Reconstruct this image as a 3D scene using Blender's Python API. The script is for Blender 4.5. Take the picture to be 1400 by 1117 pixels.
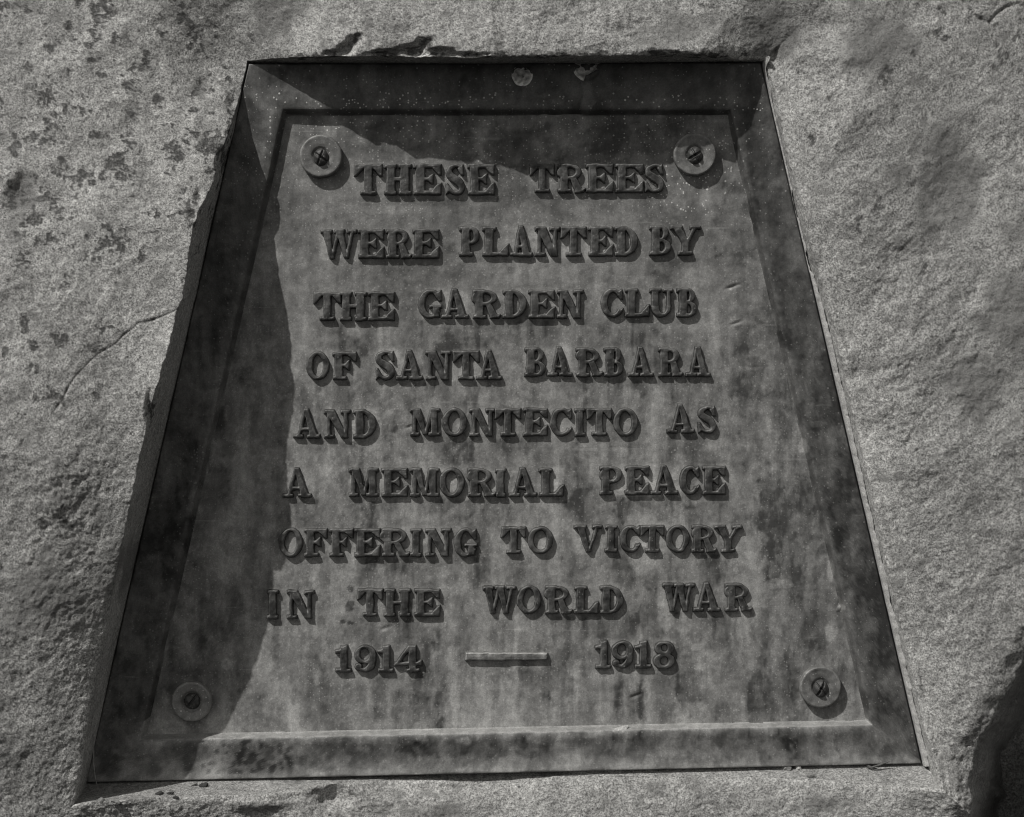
import bpy, math, random
import numpy as np
C = bpy.context.scene
for o in list(bpy.data.objects): bpy.data.objects.remove(o)

# ---------------------------------------------------------------- camera, sky, sun, exposure
S = 0.0005                      # metres per photograph unit on the plaque face
D = 3000.0                      # camera distance in those units
CX, CY = 700.0, 558.5
cam = bpy.data.cameras.new('camera'); camo = bpy.data.objects.new('camera', cam)
C.collection.objects.link(camo)
camo.location = (0, -D*S, 0); camo.rotation_euler = (math.radians(90), 0, 0)
cam.sensor_width = 36; cam.lens = 36*D/1400; cam.clip_start = 0.05; cam.clip_end = 200
C.camera = camo
R_, EL = 0.63, 30.0             # sun slant across the plaque and its height above the plaque face
n_ = math.hypot(R_, 1)
sx, sz, sy = -R_/n_*math.cos(math.radians(EL)), 1/n_*math.cos(math.radians(EL)), -math.sin(math.radians(EL))
w = bpy.data.worlds.new('World'); C.world = w; w.use_nodes = True
nt = w.node_tree; nt.nodes.clear()
sky = nt.nodes.new('ShaderNodeTexSky'); sky.sky_type = 'NISHITA'; sky.sun_disc = False
sky.sun_elevation = math.asin(sz); sky.sun_rotation = math.atan2(sx, sy)
bw = nt.nodes.new('ShaderNodeRGBToBW'); mul = nt.nodes.new('ShaderNodeMixRGB'); mul.blend_type = 'MULTIPLY'
mul.inputs[0].default_value = 1; mul.inputs[2].default_value = (1, .985, .945, 1)
bg = nt.nodes.new('ShaderNodeBackground'); bg.inputs[1].default_value = 0.108
out = nt.nodes.new('ShaderNodeOutputWorld')
nt.links.new(sky.outputs[0], bw.inputs[0]); nt.links.new(bw.outputs[0], mul.inputs[1])
nt.links.new(mul.outputs[0], bg.inputs[0]); nt.links.new(bg.outputs[0], out.inputs[0])
sun = bpy.data.lights.new('sun', 'SUN'); sun.energy = 4.0; sun.angle = math.radians(.5); sun.color = (1, .985, .95)
suno = bpy.data.objects.new('sun', sun); C.collection.objects.link(suno)
from mathutils import Vector
suno.rotation_euler = Vector((sx, sy, sz)).to_track_quat('Z', 'Y').to_euler()
C.view_settings.view_transform = 'Standard'; C.view_settings.look = 'None'
C.view_settings.gamma = 1; C.view_settings.use_curve_mapping = False
C.view_settings.exposure = -0.42
C.cycles.filter_width = 1.05

# ---------------------------------------------------------------- helpers
def unproj(px, py, z):
    """photograph point at relief height z -> plaque coordinates"""
    k = (D-z)/D
    return CX+(px-CX)*k, CY+(py-CY)*k
def world(X, Y, Z):
    return np.stack([(X-CX)*S, -Z*S, (CY-Y)*S], -1)

def perm(seed):
    r = np.random.RandomState(seed); p = r.permutation(256); return np.concatenate([p, p, p])
G3 = np.random.RandomState(3).normal(size=(256, 3)); G3 /= np.linalg.norm(G3, axis=1)[:, None]
def noise3(x, y, z, seed=0):
    p = perm(seed)
    xi, yi, zi = np.floor(x).astype(int), np.floor(y).astype(int), np.floor(z).astype(int)
    xf, yf, zf = x-xi, y-yi, z-zi
    xi &= 255; yi &= 255; zi &= 255
    f = lambda t: t*t*t*(t*(t*6-15)+10)
    u, v, w_ = f(xf), f(yf), f(zf)
    def g(a, b, c):
        h = p[p[p[xi+a]+yi+b]+zi+c]; q = G3[h]
        return q[..., 0]*(xf-a)+q[..., 1]*(yf-b)+q[..., 2]*(zf-c)
    L = lambda a, b, t: a+(b-a)*t
    return 1.6*L(L(L(g(0,0,0), g(1,0,0), u), L(g(0,1,0), g(1,1,0), u), v),
                 L(L(g(0,0,1), g(1,0,1), u), L(g(0,1,1), g(1,1,1), u), v), w_)
def fbm(x, y, z, lam, octs=3, seed=0, gain=.5):
    s = 0; a = 1
    for i in range(octs):
        s = s+a*noise3(x/lam, y/lam, z/lam, seed+i*17); lam *= .5; a *= gain
    return s
def smooth(a, b, x):
    t = np.clip((x-a)/(b-a), 0, 1); return t*t*(3-2*t)

def mesh_obj(name, co, faces, mat, parent=None, smooth_=True, attrs=None):
    me = bpy.data.meshes.new(name)
    co = np.asarray(co, dtype=np.float32).reshape(-1, 3)
    faces = np.asarray(faces, dtype=np.int32)
    nf, k = faces.shape
    me.vertices.add(len(co)); me.vertices.foreach_set('co', co.ravel())
    me.loops.add(nf*k); me.loops.foreach_set('vertex_index', faces.ravel())
    me.polygons.add(nf); me.polygons.foreach_set('loop_start', np.arange(nf, dtype=np.int32)*k)
    me.polygons.foreach_set('loop_total', np.full(nf, k, dtype=np.int32))
    me.update(calc_edges=True)
    me.polygons.foreach_set('use_smooth', np.full(nf, smooth_, dtype=bool))
    for n, a in (attrs or {}).items():
        at = me.attributes.new(n, 'FLOAT', 'POINT'); at.data.foreach_set('value', np.asarray(a, dtype=np.float32).ravel())
    me.materials.append(mat)
    o = bpy.data.objects.new(name, me); C.collection.objects.link(o)
    if parent: o.parent = parent
    return o
def grid_faces(n, m, wrap=False):
    """n rows, m columns"""
    i = np.arange(n-1)[:, None]; j = np.arange(m if wrap else m-1)[None, :]
    j2 = (j+1) % m
    return np.stack([i*m+j, i*m+j2, (i+1)*m+j2, (i+1)*m+j], -1).reshape(-1, 4)

# ---------------------------------------------------------------- materials
class NT:
    def __init__(s, name):
        s.m = bpy.data.materials.new(name); s.m.use_nodes = True; s.t = s.m.node_tree
        s.b = s.t.nodes['Principled BSDF']
        s.tc = s.t.nodes.new('ShaderNodeTexCoord')
    def link(s, a, b): s.t.links.new(a, b)
    def noise(s, scale, detail=3, rough=.55, stretch=None, dist=0):
        n = s.t.nodes.new('ShaderNodeTexNoise'); n.inputs['Scale'].default_value = scale
        n.inputs['Detail'].default_value = detail; n.inputs['Roughness'].default_value = rough
        n.inputs['Distortion'].default_value = dist
        if stretch:
            mp = s.t.nodes.new('ShaderNodeMapping'); mp.inputs['Scale'].default_value = stretch
            s.link(s.tc.outputs['Object'], mp.inputs[0]); s.link(mp.outputs[0], n.inputs['Vector'])
        else: s.link(s.tc.outputs['Object'], n.inputs['Vector'])
        return n.outputs['Fac']
    def attr(s, name):
        a = s.t.nodes.new('ShaderNodeAttribute'); a.attribute_name = name; return a.outputs['Fac']
    def math(s, op, a, b=None, clamp=False):
        n = s.t.nodes.new('ShaderNodeMath'); n.operation = op; n.use_clamp = clamp
        for i, v in enumerate((a, b)):
            if v is None: continue
            if isinstance(v, (int, float)): n.inputs[i].default_value = v
            else: s.link(v, n.inputs[i])
        return n.outputs[0]
    def range(s, v, a, b, c, d):
        n = s.t.nodes.new('ShaderNodeMapRange'); s.link(v, n.inputs[0])
        for i, q in enumerate((a, b, c, d)): n.inputs[i+1].default_value = q
        return n.outputs[0]
    def speck(s, scale, size, keep):
        v = s.t.nodes.new('ShaderNodeTexVoronoi'); v.inputs['Scale'].default_value = scale
        s.link(s.tc.outputs['Object'], v.inputs['Vector'])
        sp = s.t.nodes.new('ShaderNodeSeparateColor'); s.link(v.outputs['Color'], sp.inputs[0])
        rad = s.math('MULTIPLY', sp.outputs[1], size)
        a = s.math('LESS_THAN', v.outputs['Distance'], rad)
        b = s.math('LESS_THAN', sp.outputs[0], keep)
        return s.math('MULTIPLY', a, b)
    def finish(s, val, rough, bumps, metallic=0, spec=.3, tint=(1, .992, .972)):
        cc = s.t.nodes.new('ShaderNodeCombineColor')
        for i, t in enumerate(tint): s.link(s.math('MULTIPLY', val, t), cc.inputs[i])
        s.link(cc.outputs[0], s.b.inputs['Base Color'])
        if isinstance(rough, (int, float)): s.b.inputs['Roughness'].default_value = rough
        else: s.link(rough, s.b.inputs['Roughness'])
        s.b.inputs['Metallic'].default_value = metallic
        s.b.inputs['Specular IOR Level'].default_value = spec
        prev = None
        for h, dist, st in bumps:
            b = s.t.nodes.new('ShaderNodeBump'); b.inputs['Distance'].default_value = dist
            b.inputs['Strength'].default_value = st
            s.link(h, b.inputs['Height'])
            if prev: s.link(prev, b.inputs['Normal'])
            prev = b.outputs['Normal']
        if prev: s.link(prev, s.b.inputs['Normal'])
        return s.m

def rock_material():
    m = NT('weathered_sandstone')
    grain = m.noise(800, 4, .8); mid = m.noise(300, 5, .75); big = m.noise(26, 5, .65); rough = m.noise(48, 4, .6)
    st = m.attr('stain_shade'); wr = m.attr('wear_light')
    v = m.range(grain, .40, .60, .50, 1.50)
    v = m.math('MULTIPLY', v, m.range(mid, .40, .60, .76, 1.24))
    v = m.math('MULTIPLY', v, m.range(big, .3, .7, .82, 1.14))
    edge = m.math('ADD', m.math('ADD', st, m.math('MULTIPLY', m.math('SUBTRACT', mid, .5), 2.0)), m.math('MULTIPLY', m.math('SUBTRACT', grain, .5), 2.2))
    crust_shade = m.math('MULTIPLY', m.range(edge, .30, .80, 0, 1), m.range(st, .0, .35, 0, 1))
    dark = m.math('SUBTRACT', 1.0, m.math('MULTIPLY', crust_shade, .60))
    v = m.math('MULTIPLY', v, dark)
    pits = m.speck(420, .42, .10)
    v = m.math('MULTIPLY', v, m.math('SUBTRACT', 1.0, m.math('MULTIPLY', pits, .45)))
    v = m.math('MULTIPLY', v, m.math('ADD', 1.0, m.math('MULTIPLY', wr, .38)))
    v = m.math('MULTIPLY', v, ROCK)
    v = m.math('MINIMUM', v, .8)
    gb = m.math('MULTIPLY', grain, m.range(rough, .35, .65, .5, 1.3))
    return m.finish(v, .93, [(gb, .0012, .5), (mid, .0024, .7), (crust_shade, .0008, .5)], 0, .15)
def bronze(name, base, contrast=1.0, rough=.5, metallic=.25, specks=.5, bump=.35, soft=1.0):
    m = NT(name)
    a = m.attr('patina_light')                      # 0..1, weathering map of the casting with painted highlights and shade
    fine = m.noise(900, 4, .8); mid = m.noise(150, 7, .72); clo = m.noise(70, 8, .72, None, .6)
    streak = m.noise(85, 7, .72, (1.0, 1.0, .10))
    v = m.range(a, 0, 2, 1-.62*contrast, 1+2.12*contrast)
    v = m.math('MULTIPLY', v, m.range(fine, .38, .62, .84, 1.17))
    v = m.math('MULTIPLY', v, m.range(mid, .40, .60, 1-.13*soft, 1+.13*soft))
    v = m.math('MULTIPLY', v, m.range(clo, .46, .54, 1-.06*soft, 1+.06*soft))
    v = m.math('MULTIPLY', v, m.range(streak, .48, .58, 1-.06*soft, 1+.08*soft))
    v = m.math('MULTIPLY', v, base)
    sp = m.math('ADD', m.speck(520, .36, specks*.42), m.speck(260, .20, specks*.25), True)
    sp = m.math('ADD', sp, m.speck(120, .12, specks*.14), True)
    sp = m.math('MULTIPLY', sp, m.attr('speck'))
    v = m.math('ADD', v, m.math('MULTIPLY', sp, .40))
    scr = m.math('MULTIPLY', m.range(m.noise(240, 2, .5, (.04, 1, 1.0), .15), .70, .73, 0, 1), m.range(m.noise(40, 2, .5), .5, .56, 0, 1))
    v = m.math('ADD', v, m.math('MULTIPLY', scr, .06))
    r = m.range(mid, .3, .7, rough-.06, rough+.12)
    return m.finish(v, r, [(mid, .0009, bump), (fine, .0004, bump)], metallic, .45)
ROCK = .345
M_rock = rock_material()
M_panel = bronze('dusty_bronze_ground', .155, 1.05, .62, .12, .8)
M_border = bronze('dark_bronze_border', .098, 1.15, .50, .25, .8)
M_letter = bronze('dark_bronze_lettering', .064, .85, .46, .2, .3, .35, .5)
M_bolt = bronze('bronze_rosette', .145, .7, .5, .2, .6)
def plain(name, base, lam=300, rough=.9):
    m = NT(name); g = m.noise(lam, 4, .65); g2 = m.noise(lam*4, 2, .6)
    v = m.math('MULTIPLY', m.math('MULTIPLY', m.range(g, .3, .7, .7, 1.2), m.range(g2, .3, .7, .8, 1.15)), base)
    return m.finish(v, rough, [(g2, .0005, .6)], 0, .2)
M_mortar = plain('pale_mortar', .44)
M_twig = plain('dry_twig', .13, 500)
M_crumb = plain('stone_crumb', .24, 500)
M_leaf = plain('dark_leaf_litter', .06, 500)

# ---------------------------------------------------------------- plaque outline
TL, TR, BR, BL = (340., 87.), (1040., 85.), (1260., 1044.), (117., 1070.)
def side(a, b, t): return a[0]+(b[0]-a[0])*t, a[1]+(b[1]-a[1])*t

# ---------------------------------------------------------------- the boulder with its recess
# rim of the recess: photograph point and height above the plaque face
RIM_TOP = [(338,83,1),(347,82.8,5),(362,81.5,13),(376,80.3,23),(392,79,36),(405,77.9,44),(414,77.3,47),(443,75.7,63),(478,76.3,71),(513,77,75),(560,77.3,81),(603,77.5,88),(646,77.4,91),(676,77.6,88),(690,77.6,78),(720,77.6,80),(820,77,78),(921,74.2,79),(955,74,71),(988,77,45),(1010,80,26),(1021,81.7,17),(1034,83,9),(1045,84,6)]
RIM_RIGHT = [(1045,84,6),(1052,105,12),(1060,133,22),(1072,180,30),(1090,252,38),(1110,336,42),(1134,440,45),(1160,560,46),(1184,665,46),(1209,772,46),(1226,850,44),(1243,925,46),(1258,990,48),(1272,1040,52),(1288,1080,58)]
RIM_BOTTOM = [(1288,1080,58),(1230,1076,40),(1150,1068,26),(1060,1064,16),(960,1063,8),(850,1062,1),(770,1061.5,-3),(700,1067,-6),(660,1069,-7),(600,1068,-5),(520,1068,2),(460,1072,12),(430,1077,22),(380,1085,36),(330,1088,46),(280,1088,56),(240,1090,66),(200,1092,78),(160,1095,88),(125,1098,96),(101,1101,99)]
RIM_LEFT = [(338,83,1),(336,95,.5),(331,115,1),(329.5,126,3),(322,151,20),(317,170,40),(314,178,50),(309,190.5,55),(300,212,62),(292,247,70),(283,268,88),(274,285,104),(264,312,116),(257.6,348,121),(250,407,119),(242,422,125),(236.4,443,131),(227.4,479,146),(213.2,531,149),(204,566,147),(192,618,149),(182,670,145),(174,707,141),(162.6,760,133),(153.6,810.5,125),(140.2,879,112),(131,923.5,107),(120,990,104),(109,1060,100),(101,1101,99)]
def rim_pts(tab, key, ts, jit):
    t = np.array(tab, float); k = t[:, key]
    if k[0] > k[-1]: t = t[::-1]; k = t[:, key]
    v = k[0]+(k[-1]-k[0])*ts
    return [np.interp(v, k, t[:, i]) for i in range(3)]
NS = dict(top=460, right=640, bottom=720, left=640)
base_x, base_y, rim_x, rim_y, rim_h, out_x, out_y = [], [], [], [], [], [], []
def outer(side_name, ts):
    '''points on the outer rectangle, so that the rows leave each side roughly at right angles'''
    pts = dict(top=[(185, -70), (1195, -70)], right=[(1195, -70), (1470, -70), (1470, 1190), (1420, 1190)],
               bottom=[(1420, 1190), (-20, 1190)], left=[(-20, 1190), (-70, 1190), (-70, -70), (185, -70)])[side_name]
    p = np.array(pts, float); L = np.r_[0, np.cumsum(np.hypot(*np.diff(p, axis=0).T))]; L /= L[-1]
    return np.interp(ts, L, p[:, 0]), np.interp(ts, L, p[:, 1])
for nm, tab, key, a, b, oa, ob, rev in (
        ('top', RIM_TOP, 0, TL, TR, 'TL', 'TR', False), ('right', RIM_RIGHT, 1, TR, BR, 'TR', 'BR', False),
        ('bottom', RIM_BOTTOM, 0, BR, BL, 'BR', 'BL', True), ('left', RIM_LEFT, 1, BL, TL, 'BL', 'TL', True)):
    ts = np.arange(NS[nm])/NS[nm]
    t2 = 1-ts if rev else ts
    rx, ry, rh = rim_pts(tab, key, t2, 0)
    if nm == 'right': rx = rx-1.5*smooth(110, 180, ry)+6.5*smooth(300, 460, ry)*smooth(1085, 1030, ry); rh = rh*.8
    bx, by = side(a, b, ts)
    ox, oy = outer(nm, ts)
    base_x.append(bx); base_y.append(by); rim_x.append(rx); rim_y.append(ry); rim_h.append(rh); out_x.append(ox); out_y.append(oy)
base_x, base_y, rim_x, rim_y, rim_h, out_x, out_y = map(np.concatenate, (base_x, base_y, rim_x, rim_y, rim_h, out_x, out_y))
NSEG = len(base_x)
side_id = np.concatenate([np.full(NS[k], i) for i, k in enumerate(('top', 'right', 'bottom', 'left'))])
# the plaque sits in a bed 3 units wider than itself
bcx, bcy = 690, 580
nrm = np.zeros((NSEG, 2)); nrm[side_id == 0] = (0, -1); nrm[side_id == 1] = (.975, -.223); nrm[side_id == 2] = (0, 1); nrm[side_id == 3] = (-.975, -.223)
gap = np.array([1.0, 7.0, .5, 1.0])[side_id]
gap = np.where(side_id == 1, 1.6+5.4*smooth(330, 460, base_y), gap)
bx = base_x+nrm[:, 0]*gap; by = base_y+nrm[:, 1]*gap
# chips broken out of the upper rim: (x, y, radius x, radius y, depth)
CHIPS = [(491, 51, 8, 7, 7), (483, 58, 11, 9, 10), (473, 67, 14, 9, 13), (458, 73, 18, 6, 11), (580, 60, 15, 9, 10), (568, 70, 30, 11, 15), (604, 72, 24, 8, 12), (530, 74, 30, 6, 9), (640, 75, 30, 5, 8), (905, 76, 34, 8, 8),
         (317, 140, 8, 18, 6), (302, 225, 8, 22, 6), (271, 268, 9, 14, 8), (263, 300, 8, 18, 7),
         (205, 560, 7, 30, 9), (150, 830, 7, 22, 8), (455, 1090, 30, 18, 16), (350, 1100, 40, 10, -8), (620, 1078, 60, 9, 5),
         (30, 262, 26, 30, 12), (278, 122, 18, 16, 5), (284, 178, 18, 24, 5), (1300, 250, 60, 70, 10), (1112, 190, 13, 9, 5), (1175, 505, 14, 20, 8), (1253, 68, 9, 12, 4)]
CRACK = [(246, 421), (236, 427), (222, 432), (205, 439), (189, 441), (181, 449), (168, 458), (158, 468), (150, 474), (138, 481), (124, 491), (111, 506), (103, 514), (94, 528), (88, 541), (82, 552), (70, 566)]
CRACK2 = [(1312, -5), (1322, 8), (1332, 22), (1345, 29), (1352, 32), (1363, 20), (1376, 9), (1392, 6), (1410, 10)]
GULLY = [(1440, 862), (1412, 878), (1400, 905), (1390, 927), (1372, 958), (1354, 988), (1338, 1014), (1330, 1042), (1333, 1075), (1328, 1100), (1320, 1150), (1316, 1230)]
def seg_dist(x, y, pts):
    d = np.full(x.shape, 1e9); sgn = np.zeros(x.shape)
    for (x0, y0), (x1, y1) in zip(pts[:-1], pts[1:]):
        ex, ey = x1-x0, y1-y0
        t = np.clip(((x-x0)*ex+(y-y0)*ey)/(ex*ex+ey*ey), 0, 1)
        q = np.hypot(x-x0-t*ex, y-y0-t*ey)
        c = ex*(y-y0)-ey*(x-x0)
        sgn = np.where(q < d, np.sign(c), sgn); d = np.minimum(d, q)
    return d, sgn
def far_height(x, y):
    """the broad form of the boulder face (heights above the plaque face)"""
    l = smooth(420, 60, x)                       # left flank
    rt = smooth(1000, 1350, x)
    hl = np.interp(y, [-100, 60, 200, 400, 620, 800, 1000, 1200], [30, 48, 82, 136, 168, 158, 128, 70])
    hc = np.interp(y, [-100, 40, 80, 1060, 1120, 1220], [34, 70, 84, 26, 30, 10])
    hc = hc*(1-.5*smooth(780, 960, x)*smooth(80, 30, y))
    hr = np.interp(y, [-100, 100, 300, 600, 800, 1000, 1200], [30, 36, 56, 74, 74, 62, 40])
    h = hc*(1-l)*(1-rt)+hl*l+hr*rt
    return h
rng = np.random.RandomState(5)
NR = 150
tr = (np.linspace(0, 1, NR)**1.15)
# photograph position of every front vertex, then its height
fx = rim_x[None, :]+(out_x-rim_x)[None, :]*tr[:, None]
fy = rim_y[None, :]+(out_y-rim_y)[None, :]*tr[:, None]
dist = np.hypot(fx-rim_x, fy-rim_y)
wgt = np.exp(-dist/np.where(side_id == 3, 60., np.where(side_id == 2, 60., 60.))[None, :])
lowTL = 1-np.exp(-((fx-325)**2+(fy-75)**2)/120**2); lowTR = 1-.8*np.exp(-((fx-1050)**2+(fy-80)**2)/90**2)
fh = far_height(fx, fy)*lowTL*lowTR*(1-wgt)+rim_h[None, :]*wgt
fh += 4*(1-np.exp(-dist/7.))*lowTL            # rounded arris of the rim
# the worn hollow running beside the right-hand rim
hol = np.where((side_id == 1)[None, :], np.exp(-((dist-16)/9)**2), 0)
fh -= 6*hol
for (x, y, a, b, d) in CHIPS:
    q = np.hypot((fx-x)/a, (fy-y)/b)+.22*fbm(fx, fy, 0*fx, 18, 2, 71)
    fh -= (.6 if x > 1000 else 1)*d*smooth(1.25, .15, q)
dc, sg = seg_dist(fx, fy, CRACK)
dcb, _ = seg_dist(fx, fy, [(150, 474), (143, 466), (139, 452), (131, 446)]); fh -= 2.5*smooth(1.5, .2, dcb+1.2*noise3(fx/7, fy/7, 0*fx, 9))
dcw = dc+1.2*noise3(fx/9, fy/9, 0*fx, 8)
along = smooth(62, 110, fx)
fh -= (3.6+4.5*noise3(fx/18, fy/18, 0*fx, 4))*smooth(1.6, .2, dcw)*(.4+.6*along)*(fx > 60)
fh += np.where((sg < 0), .8, -.4)*np.exp(-dc/40)*smooth(60, 130, fx)*smooth(262, 235, fx)*0.8
dc2, _ = seg_dist(fx, fy, CRACK2); fh -= 4*smooth(4, 1, dc2+1.6*noise3(fx/9, fy/9, 0*fx, 8))
dg, sgg = seg_dist(fx, fy, GULLY)
gs = np.where(sgg < 0, dg, -dg)+8*fbm(fx, fy, 0*fx, 46, 3, 31)      # positive beyond the edge of the face
fh -= 420*smooth(-3, 40, gs)-500*smooth(105, 165, gs)+14*smooth(-30, 6, gs)  # unseen far bank rises again, added to keep sky light out of the gully
kk = (D-fh)/D
FX = CX+(fx-CX)*kk; FY = CY+(fy-CY)*kk; FZ = fh
# wall of the recess: from the bed up to the rim
NWALL = 34
tw = np.linspace(0, 1, NWALL, endpoint=False)
rX, rY, rZ = FX[0], FY[0], FZ[0]
z0 = np.where(side_id == 2, -34., -34.)
WX = bx[None]+(rX-bx)[None]*(tw[:, None]**1.0); WY = by[None]+(rY-by)[None]*(tw[:, None]); 
WZ = z0[None]+(rZ-z0)[None]*tw[:, None]
# ledge at the foot: rises quickly out of the joint and then runs out towards the rim
lb = (side_id == 2)[None, :]
tz = np.where(tw[:, None] < .12, tw[:, None]/.12*.0, (tw[:, None]-.12)/.88)
start = -12-2*np.sin(base_x/70.)[None, :]
start = start+np.interp(base_x, [380, 440, 700, 770, 800], [0, -8, -16, -10, 0])[None, :]
start = np.minimum(start, rZ[None, :]+1)
WZl = np.where(tw[:, None] < .12, z0[None]+(start-z0[None])*tw[:, None]/.12, start+(rZ[None]-start)*tz**1.05)
WXl = np.where(tw[:, None] < .12, bx[None], bx[None]+(rX-bx)[None]*tz); WYl = np.where(tw[:, None] < .12, by[None]+tw[:, None]*4, by[None]+.5+(rY-by-.5)[None]*tz)
WX, WY, WZ = np.where(lb, WXl, WX), np.where(lb, WYl, WY), np.where(lb, WZl, WZ)
ax = np.concatenate([WX, FX]); ay = np.concatenate([WY, FY]); az = np.concatenate([WZ, FZ])
# displacement in 3-D, fading out at the foot of the wall
amp = np.concatenate([np.repeat(smooth(0, 1, tw)[:, None], NSEG, 1), np.ones((NR, NSEG))])
tlc = np.exp(-((ax-330)**2+(ay-85)**2)/70**2)
amp = amp*(1-.85*tlc)
sandy = smooth(380, 760, ay+.25*np.abs(ax-700))
inwall = np.concatenate([np.ones((NWALL, NSEG)), np.zeros((NR, NSEG))])
amp = np.where((inwall > 0) & (side_id == 2)[None], .6*amp, amp)
def disp(seed):
    return (6.0*fbm(ax, ay, az, 130, 2, seed)*(1-.7*inwall)+2.5*fbm(ax+.3*ay, ay*1.0, az, 44, 2, seed+40)*(1-.6*inwall)
            + (1.5+.1*sandy)*fbm(ax, ay, az, 17, 2, seed+80)*(1-.6*inwall)+(.75+.35*sandy)*fbm(ax, ay, az, 6.0, 2, seed+120, .7)*(1-.3*inwall))
dz = disp(1)*(.75+.5*np.clip(.5+fbm(ax, ay, az, 150, 2, 990), 0, 1.4))
edge = np.exp(-np.concatenate([np.repeat(((1-tw)*60)[:, None], NSEG, 1), dist])/26.)
lat1 = (1.7*fbm(ax, ay, az, 34, 3, 500)+1.0*fbm(ax, ay, az, 7, 2, 540))
lat2 = (1.9*fbm(ax, ay, az, 34, 3, 600)+1.0*fbm(ax, ay, az, 7, 2, 640))
ax = ax+lat1*amp*(.25+.75*edge); ay = ay+lat2*amp*(.25+.75*edge)
az = az+dz*amp*(1-.55*edge*(1-inwall))
# lichen, dirt, grey patches, and shade painted into the rim chips
SP = [(60,130,20,14),(95,138,14,14),(70,172,16,14),(55,195,26,12),(86,228,10,18),(112,245,18,9),(28,268,22,20),(55,272,22,9),(38,300,22,10),(80,292,13,10),(160,50,9,6),(125,82,7,10),(181,155,13,6),(133,186,13,5),(231,171,9,6),(264,153,8,5),(255,157,3,4),(262,62,5,6),(284,80,3,4),(260,250,4,8),(246,272,6,6),(191,211,5,4),(139,103,8,4),(14,8,10,7),(40,95,9,8),(20,200,10,20),(38,14,6,5),(92,36,7,5),(62,66,7,9),
 (80,464,13,10),(143,448,9,6),(130,481,11,12),(66,543,17,13),(85,546,6,8),(8,480,8,8),(26,489,7,9),(50,503,9,11),(36,444,7,12),(45,470,6,6),(30,609,9,8),(18,676,8,5),(105,660,9,7),(99,716,20,11),(161,623,6,8),(181,543,5,6),(107,615,5,9),(56,575,4,3),(87,688,7,5),(137,793,4,8),(2,775,5,8),(176,627,5,5),(0,555,4,9),(55,715,8,6),(130,540,6,5),(5,625,5,5),(148,330,14,10),(120,348,16,9),(60,330,20,10),(100,300,10,12),(30,350,14,8),(200,350,8,12),
 (1253,68,7,10),(1283,40,8,11),(1370,75,10,13),(1385,90,5,6),(1207,107,11,12),(1112,190,13,7),(1135,132,7,10),(1171,310,8,12),(1201,278,8,9),(1259,375,10,12),(1175,500,8,8),
 (491,51,6,6),(483,58,8,8),(472,67,12,7),(455,74,22,4),(580,60,12,7),(568,69,26,7),(606,74,22,4),(530,74,36,4),(640,76,30,3),(905,71,34,5),(317,140,5,15),(305,222,4,14),(270,272,6,12),(263,300,4,14),(430,78,40,4),(740,76,60,3),(960,75,40,4),(206,560,5,20)]  # this row paints the shade of the chips and along the rim
GREY = [(272,123,16,12),(287,176,16,20),(28,262,26,24),(1231,234,26,16),(1290,255,60,80),(1380,420,60,120),(1340,520,60,70),(1180,60,70,40),(1060,40,40,40),(380,20,60,30),(900,40,90,20),(350,1105,22,9),(560,1110,60,12),(180,760,60,40),(60,820,70,60),(1120,1100,60,14)]
nA = fbm(ax, ay, az, 22, 4, 900, .65); nB = fbm(ax, ay, az, 55, 4, 930, .6)
stain_shade = np.zeros(ax.shape)
pX = CX+(ax-CX)*D/(D-az); pY = CY+(ay-CY)*D/(D-az)
for x, y, a, b in SP:
    mk = (np.abs(pX-x) < a*2.4) & (np.abs(pY-y) < b*2.4)
    q = np.hypot((pX[mk]-x)/a, (pY[mk]-y)/b)+.95*nA[mk]
    stain_shade[mk] = np.maximum(stain_shade[mk], .78*smooth(1.7, .1, q))
gr = np.zeros(ax.shape)
for x, y, a, b in GREY:
    q = np.hypot((pX-x)/a, (pY-y)/b)+.7*nB
    gr = np.maximum(gr, .36*smooth(1.4, .3, q))
ul = smooth(420, 300, ax)*smooth(460, 300, ay)+.55*smooth(1150, 1330, ax)*smooth(260, 60, ay)
stain_shade = np.maximum(stain_shade, ul*.8*smooth(-.25, 1.0, nA+1.2*nB-.1))
nF = fbm(ax, ay, az, 11, 3, 955, .75)
stain_shade = .85*smooth(-.05, .42, nF+1.75*stain_shade-.98)
stain_shade = np.maximum(stain_shade, gr)
stain_shade = np.maximum(stain_shade, .3*smooth(.25, .7, nA))
stain_shade = np.maximum(stain_shade, .75*smooth(1.6, .4, np.concatenate([np.full((NWALL, NSEG), 50.), dc]))*(ax > 66))
wear_light = np.concatenate([np.repeat(smooth(.9, 1, tw)[:, None], NSEG, 1), np.exp(-dist/30)])*(.55+.8*nB)
wear_light = np.clip(wear_light, 0, 1)
wear_light = np.where((inwall > 0) & (side_id == 2)[None], .05, wear_light)
wear_light = np.where((inwall > 0) & (side_id != 2)[None], 1.0+.3*nB, wear_light)  # walls set paler all over, as cut stone, lifting their shade
wear_light = np.maximum(wear_light, .55*smooth(620, 380, ax)*smooth(560, 250, ay)*smooth(-.5, .3, nB)*(1-inwall))
wear_light = np.maximum(wear_light, .5*smooth(-200, 60, -np.abs(ax-330)+0*ax)*smooth(240, 60, ay)*smooth(-.4, .3, nB))
wear_light = np.where(stain_shade > .5, 0, wear_light)
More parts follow.
